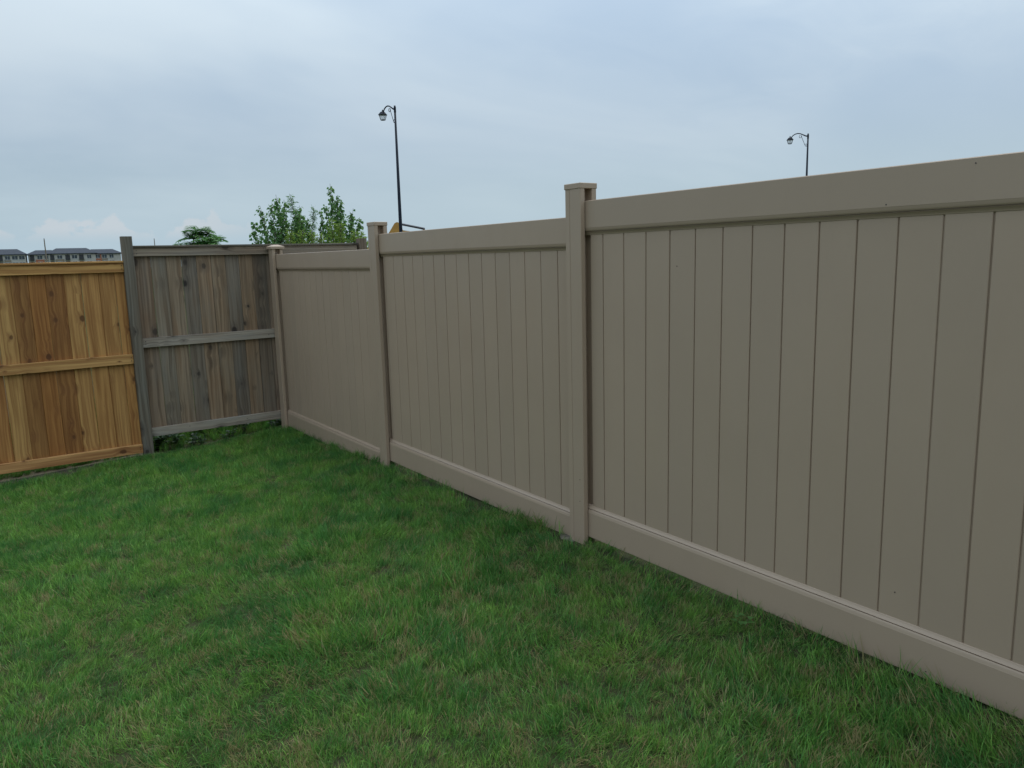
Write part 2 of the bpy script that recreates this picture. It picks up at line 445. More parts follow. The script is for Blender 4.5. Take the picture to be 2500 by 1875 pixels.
# grey planks: measured edges of the visible bay, then on behind the vinyl fence
GE = [1.290, 1.136, .998, .853, .713, .571, .430, .290, .150, .008]
while GE[-1] > -1.0: GE.append(GE[-1]-.1415)
GT = [(1.02, .88, .77), (1.0, .97, .90), (1.12, 1.0, .86), (.82, .80, .77), (1.16, .98, .80), (1.14, .98, .80), (.82, .81, .79), (1.10, .93, .76), (.72, .67, .62)]
XP = XW+.038+.010
for i, (a, b) in enumerate(zip(GE[:-1], GE[1:])):
    tn = tone(*GT[i % 9])
    plank('plank', gfence, GRAYW, (a+b)/2, XP+random.Random(i).uniform(-.002, .002), -.115, 1.72, (a-b)-random.Random(i+50).uniform(.0008, .0025), .019, tn, 100+i, random.Random(i+9).uniform(-.0005, .0005))
for (za, zb, nm, tn, sd_) in ((1.622, 1.722, 'top_rail', (1.22, 1.16, 1.10), 1), (.7655, .8592, 'middle_rail', (1.42, 1.46, 1.50), 2), (-.1278, -.0405, 'bottom_rail', (1.42, 1.46, 1.48), 3)):
    zz = (za+zb)/2
    hgt = zb-za
    if nm == 'top_rail': zz = 1.6497+.0445; hgt = .089
    child(rail_along_y(nm, None, GRAYW, 1.292, -1.02, XW+.019, zz, .038, hgt, tone(*tn), sd_, .004), gfence)
    child(rail_along_y(nm, None, GRAYW, 1.292, -1.02, XW+.038+.02+.019+.002, zz, .038, hgt, tone(*tn), sd_+20, .004), gfence)
child(rail_along_y('cap_board', None, GRAYW, 1.289, -1.025, XW+.048, 1.753-.010, .135, .0195, tone(.62, .66, .66), 5, .002), gfence)
def wood_post(parent, y, top, tn, seed, x=XW-.03, wd=.093):
    me = wood_plank_mesh(wd, wd, top+.7, seed, .003); me.name = 'post'
    o = obj('post', me, GRAYW if parent is gfence else CEDAR, None, (x+wd/2, y, -.7)); o.rotation_euler = (0, 0, math.pi/2); o.color = tn
    return child(o, parent)
wood_post(gfence, 1.339, 1.84, tone(.72, .75, .74), 31)
wood_post(gfence, -1.085, 1.802, tone(.78, .74, .70), 32)
# the grey fence goes on past the far post
for i in range(6):
    plank('plank', gfence, GRAYW, -1.20-.1415*i, XP, -.10, 1.66, .138, .019, tone(*GT[(i+3) % 9]), 200+i)
child(rail_along_y('top_rail', None, GRAYW, -1.132, -2.05, XW+.019, 1.615, .038, .089, tone(1, .95, .9), 41), gfence)
child(rail_along_y('bottom_rail', None, GRAYW, -1.132, -2.05, XW+.019, -.06, .038, .089, tone(1, .95, .9), 42), gfence)
wood_post(gfence, -2.10, 1.75, tone(.8, .78, .75), 33)
# nail heads at the rail ends
nv, nf = tube([(.001, 0, 0), (-.0012, 0, 0)], .0042, 8); nme = mesh('nail', nv, nf)
for y, z in ((1.262, 1.675), (1.262, 1.705), (1.262, .80), (1.262, .825), (.93, -.07), (.35, -.075), (.05, .80)):
    child(obj('nail', nme, SPECK, None, (XW-.0015, y, z)), gfence)

# cedar bay
CE = [1.386, 1.471, 1.607, 1.754, 1.896, 2.043, 2.178, 2.313]
while CE[-1] < 3.70: CE.append(CE[-1]+.143)
CT = [(.98, .90, .80), (1.0, 1.0, .95), (.96, .92, .84), (1.0, 1.0, .95), (.66, .56, .48), (.76, .62, .50), (.64, .57, .50), (1.0, 1.04, 1.0), (.9, .8, .7), (1.0, .98, .93), (.78, .68, .58)]
for i, (a, b) in enumerate(zip(CE[:-1], CE[1:])):
    plank('plank', cfence, CEDAR, (a+b)/2, XP+(.0022 if i % 2 else -.0022), -.26, 1.58, (b-a)-random.Random(i+150).uniform(.0001, .0008), .019, tone(*CT[i % 11]), 300+i, random.Random(i+19).uniform(-.0005, .0005))
CY0, CY1 = 1.387, 3.76
for (za, zb, nm, tn, sd_) in ((1.5046, 1.5936, 'top_rail', (1.10, 1.12, 1.05), 51), (.6201, .7127, 'middle_rail', (1.12, 1.16, 1.15), 53), (-.2752, -.1862, 'bottom_rail', (1.12, 1.12, 1.2), 54)):
    child(rail_along_y(nm, None, CEDAR, CY0, CY1, XW+.019, (za+zb)/2, .038, zb-za, tone(*tn), sd_, .007), cfence)
    child(rail_along_y(nm, None, CEDAR, CY0, CY1, XW+.038+.02+.019+.002, (za+zb)/2, .038, zb-za, tone(*tn), sd_+20, .007), cfence)
child(rail_along_y('cap_board', None, CEDAR, CY0, CY1, XW+.048, 1.6128-.0095, .135, .019, tone(1.12, 1.15, 1.1), 55, .003), cfence)
wood_post(cfence, CY1+.047, 1.80, tone(.9, .85, .8), 61)
for i in range(12):
    plank('plank', cfence, CEDAR, 3.93+.143*i, XP, -.33, 1.50, .139, .019, tone(*CT[(i+4) % 11]), 400+i)
for z in (1.47, .58, -.31): child(rail_along_y('rail', None, CEDAR, 3.854, 5.6, XW+.019, z, .038, .089, tone(1.1, 1.1, 1.1), 70+int(z*10)), cfence)
for y, z in ((1.405, 1.535), (1.405, 1.565), (1.405, .65), (1.405, .68), (1.41, -.215), (1.41, -.24)):
    child(obj('nail', nme, SPECK, None, (XW-.0015, y, z)), cfence)

# ------------------------------------------------------------------ grass
rs = np.random.RandomState(7)
def tuft_mesh(name, n, rad, hmin, hmax, wmin, wmax, lean, seed, segs=3):
    r = np.random.RandomState(seed); V = []; F = []; rv = []; hv = []
    for b in range(n):
        a = r.uniform(0, 2*math.pi); q = rad*math.sqrt(r.uniform()); bx_, by_ = q*math.cos(a), q*math.sin(a)
        h = r.uniform(hmin, hmax); wd = r.uniform(wmin, wmax); az_ = r.uniform(0, 2*math.pi)
        th0 = abs(r.normal(0, lean*.55)); curl = abs(r.normal(lean*.9, lean*.6)); rn = r.uniform()
        dx_, dy_ = math.cos(az_), math.sin(az_); tw = az_+math.pi/2+r.normal(0, .7)
        sx_, sy_ = math.cos(tw), math.sin(tw)
        p = np.array([bx_, by_, -.006]); o = len(V)
        for i in range(segs+1):
            f = i/segs; th = min(th0+curl*f, 1.9)
            ww = wd*(1-.25*f)*.5 if i < segs else 0
            if i < segs:
                V.append((p[0]-sx_*ww, p[1]-sy_*ww, p[2])); V.append((p[0]+sx_*ww, p[1]+sy_*ww, p[2])); rv += [rn, rn]; hv += [f, f]
            else:
                V.append(tuple(p)); rv.append(rn); hv.append(1.0)
            st = h/segs; p = p+np.array([math.sin(th)*dx_, math.sin(th)*dy_, math.cos(th)])*st
        for i in range(segs-1): F.append([o+2*i, o+2*i+1, o+2*i+3, o+2*i+2])
        F.append([o+2*segs-2, o+2*segs-1, o+2*segs])
    me = mesh(name, V, F, True)
    for nm, arr in (('rnd', rv), ('hgt', hv)):
        at = me.attributes.new(nm, 'FLOAT', 'POINT'); at.data.foreach_set('value', arr)
    return me
def grass_material():
    m, t = newmat('grass_blades')
    p = t.n('ShaderNodeNewGeometry').outputs['Position']
    rnd = t.n('ShaderNodeAttribute', attribute_name='rnd').outputs['Fac']
    hg = t.n('ShaderNodeAttribute', attribute_name='hgt').outputs['Fac']
    ir = t.n('ShaderNodeObjectInfo').outputs['Random']
    x, y, z = t.sep(p)
    fl = t.xyz(x, y, 0.0)
    n1 = t.noise(fl, 1.15, 4, .6); n2 = t.noise(fl, 4.2, 4, .6); n3 = t.noise(t.xyz(x, y, 4.0), 7.0, 3, .6)
    hue = t.m('ADD', t.m('MULTIPLY', rnd, .40), t.m('ADD', t.m('MULTIPLY', n2, 1.1), t.m('MULTIPLY', n1, .9)))
    c = t.mix(t.ss(hue, .80, 1.65), (.058, .205, .040, 1), (.212, .388, .064, 1))
    c = t.mix(1.0, c, t.mix(t.m('FRACT', t.m('MULTIPLY', rnd, 13.37)), (.45, .5, .5, 1), (1.5, 1.42, 1.5, 1)), 'MULTIPLY')
    c = t.mix(t.m('MULTIPLY', t.ss(t.noise(t.xyz(x, y, 8.0), 2.6, 3, .6), .50, .66), .55), c, (.042, .172, .044, 1))
    c = t.mix(1.0, c, t.mix(ir, (.72, .75, .75, 1), (1.22, 1.2, 1.2, 1)), 'MULTIPLY')
    # dry straw blades gather in patches
    near = t.ss(x, 3.5, -1.2, 0.0, 1.0)
    thr = t.m('SUBTRACT', 1.075, t.m('ADD', t.m('MULTIPLY', t.ss(n3, .44, .74), .62), t.m('MULTIPLY', near, .17)))
    r2 = t.m('FRACT', t.m('MULTIPLY', rnd, 37.71))
    dry = t.ss(t.m('SUBTRACT', r2, thr), -.04, .04)
    straw = t.mix(t.m('FRACT', t.m('MULTIPLY', rnd, 91.3)), (.37, .33, .16, 1), (.30, .24, .10, 1))
    c = t.mix(dry, c, straw)
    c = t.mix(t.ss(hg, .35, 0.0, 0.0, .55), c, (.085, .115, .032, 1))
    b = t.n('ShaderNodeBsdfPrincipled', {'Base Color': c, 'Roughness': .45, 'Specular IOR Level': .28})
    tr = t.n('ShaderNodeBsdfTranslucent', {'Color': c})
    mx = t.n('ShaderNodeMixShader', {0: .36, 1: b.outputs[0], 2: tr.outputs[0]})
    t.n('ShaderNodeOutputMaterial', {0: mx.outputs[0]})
    return m
GRASS = grass_material()
tufts = bpy.data.collections.new('grass_tufts')
TV = []
def add_tuft(i, *a):
    me = tuft_mesh('tuft%02d' % i, *a); me.materials.append(GRASS)
    o = bpy.data.objects.new('tuft%02d' % i, me); tufts.objects.link(o); TV.append(o)
k = 0
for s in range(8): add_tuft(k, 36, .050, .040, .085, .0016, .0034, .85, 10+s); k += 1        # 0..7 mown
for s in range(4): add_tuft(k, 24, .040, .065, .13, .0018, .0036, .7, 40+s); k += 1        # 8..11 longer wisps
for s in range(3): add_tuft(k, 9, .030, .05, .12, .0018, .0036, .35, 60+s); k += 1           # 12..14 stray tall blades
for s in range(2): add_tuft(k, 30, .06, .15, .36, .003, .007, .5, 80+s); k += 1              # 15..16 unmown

def field(seed, cell):
    g = np.random.RandomState(seed).uniform(size=(96, 96))
    def f(x, y):
        u = (np.asarray(x)+6)/cell; v = (np.asarray(y)+3)/cell; i = np.floor(u).astype(int); j = np.floor(v).astype(int); a = u-i; b = v-j
        a = a*a*(3-2*a); b = b*b*(3-2*b); i %= 95; j %= 95
        return (g[i, j]*(1-a)+g[i+1, j]*a)*(1-b)+(g[i, j+1]*(1-a)+g[i+1, j+1]*a)*b
    return f
f1, f2, f3, f4, f5 = field(1, .55), field(2, .24), field(3, .12), field(4, .38), field(5, .42)
def lump(x, y): return .35*f1(x, y)+.4*f2(x, y)+.25*f3(x, y)
def scatter(name, P, idx, scl, tilt, label=None):
    me = bpy.data.meshes.new(name); me.from_pydata([tuple(p) for p in P], [], []); n = len(P)
    a = me.attributes.new('idx', 'INT', 'POINT'); a.data.foreach_set('value', np.array(idx, dtype=np.int32))
    a = me.attributes.new('scl', 'FLOAT', 'POINT'); a.data.foreach_set('value', np.array(scl, dtype=np.float32))
    px_ = np.array([p[0] for p in P]); py_ = np.array([p[1] for p in P])
    lx_, ly_ = f4(px_, py_)-.5, f5(px_, py_)-.5             # neighbouring tufts lean the same way
    phi = np.arctan2(ly_, lx_)+rs.normal(0, .75, n); th = np.clip(np.hypot(lx_, ly_)*1.35, 0, .70)+rs.normal(0, tilt, n)
    rot = np.stack([rs.normal(0, tilt, n), th, phi], 1).astype(np.float32)
    a = me.attributes.new('rot', 'FLOAT_VECTOR', 'POINT'); a.data.foreach_set('vector', rot.ravel())
    o = obj(name, me)
    ng = bpy.data.node_groups.new(name+'_nodes', 'GeometryNodeTree')
    ng.interface.new_socket('Geometry', in_out='INPUT', socket_type='NodeSocketGeometry')
    ng.interface.new_socket('Geometry', in_out='OUTPUT', socket_type='NodeSocketGeometry')
    N = ng.nodes; gi = N.new('NodeGroupInput'); go = N.new('NodeGroupOutput')
    ci = N.new('GeometryNodeCollectionInfo'); ci.inputs['Collection'].default_value = tufts
    ci.inputs['Separate Children'].default_value = True; ci.inputs['Reset Children'].default_value = True
    ip = N.new('GeometryNodeInstanceOnPoints'); ip.inputs['Pick Instance'].default_value = True
    def na(nm, ty):
        q = N.new('GeometryNodeInputNamedAttribute'); q.data_type = ty; q.inputs['Name'].default_value = nm
        return q.outputs['Attribute']
    lk = ng.links.new
    lk(gi.outputs[0], ip.inputs['Points']); lk(ci.outputs[0], ip.inputs['Instance'])
    lk(na('idx', 'INT'), ip.inputs['Instance Index']); lk(na('rot', 'FLOAT_VECTOR'), ip.inputs['Rotation']); lk(na('scl', 'FLOAT'), ip.inputs['Scale'])
    lk(ip.outputs[0], go.inputs[0])
    md = o.modifiers.new('scatter', 'NODES'); md.node_group = ng
    return tag(o, label, 'grass' if label else None, kind='stuff')

def lawn_points(n, x0, x1, y0, y1, dens):
    x = rs.uniform(x0, x1, n); y = rs.uniform(y0, y1, n)
    keep = rs.uniform(size=n) < dens(x, y)
    return x[keep], y[keep]
def lawn_density(x, y):
    d = np.ones_like(x)
    soil = np.clip((5.02-x)/.20, 0, 1)*.9+.04                       # worn earth along the cedar boards
    d = np.where((y > 1.35), d*np.clip(soil+np.clip(.5-(y-1.6), 0, .4)*(x < 5.05), 0, 1), d)
    d = np.where(y < .03, d*.45*(.3+2*f3(x, y)*f2(x, y)), d)             # thin under the rails
    hole = np.hypot((x-.13)/.16, (y-.03)/.07); d = np.where(hole < 1, d*.08, d)
    hole = np.hypot((x-1.05)/.22, (y-.06)/.08); d = np.where(hole < 1, d*.35, d)
    bare = lump(x, y); d = d
    return d
gx_, gy_ = lawn_points(46000, -4.2, 5.14, -.10, 4.6, lawn_density)
lm = lump(gx_, gy_)
idx = np.where(rs.uniform(size=len(gx_)) < .10+.45*(lm > .58), 8+rs.randint(0, 4, len(gx_)), rs.randint(0, 8, len(gx_)))
scl = (.44+.64*lm)*rs.uniform(.8, 1.2, len(gx_))
edge = (gx_ > 4.2) & (gx_ < 4.75) & (gy_ > 1.3); scl = np.where(edge, scl*1.15, scl); scl = np.where((gx_ >= 4.75) & (gy_ > 1.3), scl*.72, scl)
scl = np.where(gy_ < .06, scl*.8, scl); scl = np.where((gx_ > 4.85) & (gy_ < 1.3), scl*.62, scl)
st = rs.uniform(size=len(gx_)) < .02; idx = np.where(st, 12+rs.randint(0, 3, len(gx_)), idx)
# uncut blades standing against the bottom rails
ex_ = np.concatenate([c_+rs.normal(0, .10, k_) for c_, k_ in ((-1.9, 10), (-1.45, 16), (-1.05, 9), (-.55, 8), (-.25, 5), (.35, 12), (.6, 9), (1.5, 5), (2.05, 4), (2.65, 14), (2.95, 10), (3.6, 8), (4.3, 6))])
ey_ = rs.uniform(-.015, .03, len(ex_)); ex_n = len(ex_)
gx_ = np.concatenate([gx_, ex_]); gy_ = np.concatenate([gy_, ey_])
idx = np.concatenate([idx, 12+rs.randint(0, 3, ex_n)]); scl = np.concatenate([scl, rs.uniform(.75, 1.15, ex_n)])
P = [(a, b, gz(a, b)) for a, b in zip(gx_, gy_)]
scatter('lawn_grass', P, idx, scl, .16, 'short green lawn grass with scattered straw-coloured blades inside the fences')
# unmown growth beyond the fences
ux = np.concatenate([5.26+1.7*rs.uniform(size=2600)**1.6, rs.uniform(-4, 5.0, 2600)]); uy = np.concatenate([rs.uniform(-2.5, 4.5, 2600), -.19-.9*rs.uniform(size=2600)**2])
scatter('unmown_grass', [(a, b, gz(a, b)) for a, b in zip(ux, uy)], 15+rs.randint(0, 2, 5200), rs.uniform(.6, 1.1, 5200)*np.where(uy < -.09, np.where(uy > -.32, .26, .5), 1)*np.where(ux > 5.15, np.clip((ux-5.18)*2.4, .38, 1.7), 1), .15, 'tall dark unmown grass behind the grey and cedar fences')

# ------------------------------------------------------------------ plants
def leaf_material(name, c1, c2, transl=.5):
    m, t = newmat(name)
    rnd = t.n('ShaderNodeAttribute', attribute_name='rnd').outputs['Fac']
    c = t.mix(rnd, c1, c2)
    b = t.n('ShaderNodeBsdfPrincipled', {'Base Color': c, 'Roughness': .42, 'Specular IOR Level': .4})
    tr = t.n('ShaderNodeBsdfTranslucent', {'Color': c})
    mx = t.n('ShaderNodeMixShader', {0: transl, 1: b.outputs[0], 2: tr.outputs[0]})
    t.n('ShaderNodeOutputMaterial', {0: mx.outputs[0]})
    return m
LEAF_POP = leaf_material('poplar_leaf', (.07, .18, .05, 1), (.17, .31, .08, 1))
LEAF_WIL = leaf_material('willow_leaf', (.17, .27, .045, 1), (.27, .38, .06, 1))
LEAF_SUM = leaf_material('sumac_leaf', (.05, .17, .045, 1), (.14, .28, .07, 1))
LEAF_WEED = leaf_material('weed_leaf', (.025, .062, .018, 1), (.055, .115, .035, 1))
LEAF_CLOVER = leaf_material('clover_leaf', (.09, .21, .05, 1), (.13, .27, .07, 1))
BARK = plain('sapling_bark', (.12, .10, .07), .85, .3, 30)
HEART = [(0, 0), (.34, .16), (.46, .42), (.26, .74), (0, 1.0), (-.26, .74), (-.46, .42), (-.34, .16)]
LANCE = [(0, 0), (.10, .3), (.08, .65), (0, 1.0), (-.08, .65), (-.10, .3)]
OVAL = [(0, 0), (.26, .25), (.32, .55), (.18, .85), (0, 1.0), (-.18, .85), (-.32, .55), (-.26, .25)]
class Leaves:
    def __init__(s): s.V = []; s.F = []; s.r = []
    def add(s, pos, axis, nrm, size, shape, rnd, fold=.18):
        a = axis.normalized(); n = (nrm-a*nrm.dot(a)); n = n.normalized() if n.length > 1e-5 else a.orthogonal().normalized()
        b = a.cross(n); o = len(s.V); k = len(shape)
        for (u, v) in shape:
            s.V.append(tuple(pos+a*(v*size)+b*(u*size)+n*(abs(u)*fold*size-.12*size*v*v))); s.r.append(rnd)
        h = k//2
        s.F.append([o+i for i in range(0, h+1)]); s.F.append([o]+[o+i for i in range(h, k)])
    def build(s, name, mat, parent):
        me = mesh(name, s.V, s.F)
        at = me.attributes.new('rnd', 'FLOAT', 'POINT'); at.data.foreach_set('value', s.r)
        return obj(name, me, mat, parent)
def rvec(rn): 
    return Vector((rn.gauss(0, 1), rn.gauss(0, 1), rn.gauss(0, 1))).normalized()
def sapling(name, label, cat, loc, seed, stems, shape, mat, lsize, spacing, droop, group=None, branch_len=.5, start=.45, bstep=.10, up=.8):
    """stems: (dx, dy, height, leanx, leany); real trunk, side branches and leaves along every branch"""
    rn = random.Random(seed); root = empty(name, loc); tag(root, label, cat, group)
    parts = []; lv = Leaves()
    def leafy(pts, dens):
        for a, b in zip(pts[:-1], pts[1:]):
            a = Vector(a); b = Vector(b); n = max(1, int((b-a).length/spacing*dens))
            for i in range(n):
                p = a.lerp(b, rn.random()); d = (b-a).normalized()
                out = (rvec(rn)+d*.6); out.z = out.z*.6-droop*.5
                pet = p+out.normalized()*lsize*.55*rn.random()
                ax = (out.normalized()+Vector((0, 0, -droop))).normalized()
                lv.add(pet, ax, rvec(rn)+Vector((0, 0, .5)), lsize*rn.uniform(.65, 1.2), shape, rn.random())
    for (sx_, sy_, h, lx, ly) in stems:
        pts = []; n = 9
        for i in range(n+1):
            f = i/n; pts.append((sx_+lx*f*f+rn.gauss(0, .012)*f, sy_+ly*f*f+rn.gauss(0, .012)*f, h*f))
        parts.append(tube(pts, [max(.004, .022*(1-f/n)*h/3) for f in range(n+1)], 6))
        z = start*h
        while z < h*.97:
            f = z/h; q = Vector((sx_+lx*f*f, sy_+ly*f*f, z)); a = rn.uniform(0, 2*math.pi)
            bl = branch_len*(1-f)**.75*rn.uniform(.6, 1.15)+.04
            dirv = Vector((math.cos(a), math.sin(a), up*rn.uniform(.7, 1.3))).normalized()
            bp = [q]
            for j in range(1, 5):
                bp.append(q+dirv*bl*j/4+Vector((0, 0, .10*bl*(j/4)**2))+rvec(rn)*.015)
            parts.append(tube(bp, [.006*(1-j/5)+.0012 for j in range(5)], 4))
            leafy(bp, 1.0); z += bstep*rn.uniform(.6, 1.3)
        leafy(pts[5:], .7)
    obj('trunk', mesh('trunk', *join(*parts)), BARK, root)
    lv.build('crown', mat, root)
    return root
def at(azd, D): 
    x = CAM.x+D*math.cos(R(azd)); y = CAM.y+D*math.sin(R(azd)); return (x, y, gz(x, y)-.02)

# lateral unit vector at the saplings (to the right as one faces them from the yard)
def lat(azd, d, back=0.0):
    a = R(azd); return (d*math.sin(a)+back*math.cos(a), -d*math.cos(a)+back*math.sin(a))
A1 = -19.0
st1 = []
for d, b, h, l in ((0.0, 0, 3.50, -.10), (-.22, .2, 3.25, -.25), (.22, -.1, 3.15, .15), (.42, .15, 2.95, .22), (-.45, -.1, 2.85, -.20), (.05, .3, 3.4, .05), (-.12, -.2, 3.3, -.08), (.33, .2, 3.25, .12), (.4, -.2, 3.05, .05)):
    o = lat(A1, d, b); q = lat(A1, l); st1.append((o[0], o[1], h, q[0], q[1]))
sapling('poplar_sapling', 'wide bushy poplar clump with a wispy willow shoot, beyond the grey fence', 'tree', at(A1, 20.0), 3, st1, HEART, LEAF_POP, .074, .024, .8, 'poplar saplings beyond the grey fence', .75, .4, .055, 1.1)
A2 = -22.6
st2 = []
for d, b, h, l in ((0.0, 0, 3.76, -.03), (.06, .12, 3.5, .04), (-.18, .2, 3.15, -.16), (.22, -.1, 3.0, .22), (.12, .2, 3.4, .06), (.40, .1, 2.95, .22), (-.1, -.2, 3.25, -.1), (.3, -.2, 3.15, .15)):
    o = lat(A2, d, b); q = lat(A2, l); st2.append((o[0], o[1], h, q[0], q[1]))
sapling('poplar_sapling', 'narrow poplar sapling with a tall sparse top beside the nearer street lamp', 'tree', at(A2, 20.0), 5, st2, HEART, LEAF_POP, .074, .024, .8, 'poplar saplings beyond the grey fence', .60, .4, .055, 1.1)
def willow(azd, D, stems, label, seed, mat=LEAF_WIL):
    s_ = []
    for d, h, l in stems:
        o = lat(azd, d, .05*len(s_)); q = lat(azd, l); s_.append((o[0], o[1], h, q[0], q[1]))
    return sapling('willow_shrub', label, 'shrub', at(azd, D), seed, s_, LANCE, mat, .09, .010, .1, 'willow shrubs among the poplars', .45, .4, .045, 1.5)
willow(-20.2, 18.6, ((0, 2.62, .05), (.15, 2.55, .12), (-.15, 2.6, -.08), (.25, 2.5, .2), (.35, 2.45, .1)), 'yellow-green willow shrub in front of the wide poplar clump', 11)
willow(-22.9, 18.6, ((0, 2.75, .05), (-.12, 2.85, -.05), (.2, 2.6, .18), (.3, 2.45, .25)), 'yellow-green willow shrub in front of the narrow poplar sapling', 12)
willow(-20.1, 20.4, ((0, 3.55, -.12), (.15, 3.25, .25), (-.1, 3.1, .1)), 'thin grey-green willow shoots rising out of the wide poplar clump', 13, LEAF_POP)
willow(-24.3, 19.5, ((0, 2.55, .05), (.15, 2.4, .1), (.35, 2.35, .1)), 'small pale willow shrub beside the farther grey fence post', 14)

def sumac(loc, label, seed):
    rn = random.Random(seed); root = empty('sumac_tree', loc); tag(root, label, 'tree')
    parts = []; lv = Leaves()
    heads = []
    for d, b, h in ((-.18, 0, 2.34), (.05, .1, 2.42), (.30, .0, 2.26), (-.38, .1, 2.12), (.46, .15, 2.08), (.12, -.25, 2.2), (-.1, .3, 2.2), (.2, .35, 2.0), (-.3, -.2, 2.0)):
        o = lat(-13.6, d*.68, b*.7); pts = [(o[0]*.25*(1-f)+o[0]*f, o[1]*.25*(1-f)+o[1]*f, h*f) for f in (0, .25, .5, .75, 1)]
        parts.append(tube(pts, [.03, .026, .022, .018, .012], 6)); heads.append(Vector(pts[-1]))
    for hd in heads:
        n = rn.randint(11, 14)
        for i in range(n):
            a = 2*math.pi*i/n+rn.uniform(-.3, .3); ln = rn.uniform(.28, .42); rise = rn.uniform(.2, 2.2)
            d = Vector((math.cos(a), math.sin(a), rise)).normalized(); pts = []
            for j in range(7):
                f = j/6; pts.append(hd+d*ln*f+Vector((0, 0, -.16*f*f))+Vector((0, 0, rn.uniform(-.03, 0))))
            parts.append(tube(pts, [.004*(1-j/8) for j in range(7)], 3))
            for j in range(1, 7):
                for sg in (-1, 1):
                    for half in (0, .5):
                        p = pts[j-1].lerp(pts[j], .5+half); ax = (pts[j]-pts[j-1]).normalized()
                        side = ax.cross(Vector((0, 0, 1))).normalized()*sg
                        lv.add(p, (side+ax*.45+Vector((0, 0, -.25))), Vector((0, 0, 1)), rn.uniform(.13, .19)*(1-.3*j/6), LANCE, rn.random(), .1)
    obj('trunk', mesh('trunk', *join(*parts)), BARK, root)
    lv.build('crown', LEAF_SUM, root)
sumac(at(-13.6, 16.0), 'dark green sumac with feathery leaf fronds above the grey fence', 21)

# weeds in the gap under the grey fence
def weed(loc, seed, h, label, mat=LEAF_WEED, n=5, group='weeds under the grey fence'):
    rn = random.Random(seed); root = empty('weed_plant', loc); tag(root, label, 'weed', group)
    parts = []; lv = Leaves()
    for i in range(n):
        a = rn.uniform(0, 2*math.pi); d = Vector((math.cos(a)*.5, math.sin(a)*.5, 1)).normalized()
        pts = [d*h*f*rn.uniform(.9, 1.05)+Vector((0, 0, -.12*h*f*f)) for f in (0, .33, .66, 1)]
        parts.append(tube(pts, [.003, .0025, .002, .001], 4))
        for p, q in zip(pts[:-1], pts[1:]):
            for _ in range(4):
                ax = rvec(rn); ax.z = abs(ax.z)*.5-.1
                lv.add(p.lerp(q, rn.random()), ax, Vector((0, 0, 1))+rvec(rn)*.5, h*rn.uniform(.16, .32), OVAL, rn.random())
    obj('stem', mesh('stem', *join(*parts)), BARK, root); lv.build('foliage', mat, root)
rn = random.Random(5)
for i in range(16):
    y = 1.22-.083*i+rn.uniform(-.03, .03); x = 5.16+rn.uniform(0, .35)
    weed((x, y, gz(x, y)-.01), 500+i, rn.uniform(.10, .24), 'low leafy green weed growing in the dark gap under the grey fence')
# pale broad-leaved weed in the lawn beside the vinyl fence
rn = random.Random(8)
def clover(loc, seed, s):
    rn = random.Random(seed); root = empty('clover_plant', loc); tag(root, 'small bright green clover in the lawn beside the vinyl bottom rail', 'weed')
    parts = []; lv = Leaves()
    for i in range(7):
        a = 2*math.pi*i/7+rn.uniform(-.3, .3); top = Vector((math.cos(a)*s*.8, math.sin(a)*s*.8, s*rn.uniform(.8, 1.1)))
        parts.append(tube([(0, 0, 0), tuple(top*.5+Vector((0, 0, .01))), tuple(top)], .0012, 4))
        for k in range(3):
            b = a+2.1*(k-1); lv.add(top, Vector((math.cos(b), math.sin(b), .15)), Vector((0, 0, 1)), s*.42, HEART, rn.random(), .1)
    obj('stem', mesh('stem', *join(*parts)), LEAF_CLOVER, root); lv.build('foliage', LEAF_CLOVER, root)
clover((-1.17, .12, gz(-1.17, .12)), 3, .042)
# concrete footing showing at the base of the middle vinyl post
fv = []; ff = []; rn = random.Random(12); n = 16
for r_, z in ((.0, .012), (.06, .012), (.105, .008), (.125, -.012), (.13, -.06)):
    for i in range(n):
        a = 2*math.pi*i/n; q = r_*(1+rn.uniform(-.12, .12)); fv.append((q*math.cos(a)*1.1, q*math.sin(a)*.9, z+rn.uniform(-.005, .005)))
for k in range(4):
    for i in range(n): ff.append([k*n+i, (k+1)*n+i, (k+1)*n+(i+1) % n, k*n+(i+1) % n][::1])
tag(obj('concrete_footing', mesh('concrete_footing', fv, ff), CONCRETE, None, (.12, -.045, gz(.1, 0)-.010)), 'rough grey concrete footing showing at the base of a vinyl post', 'footing')

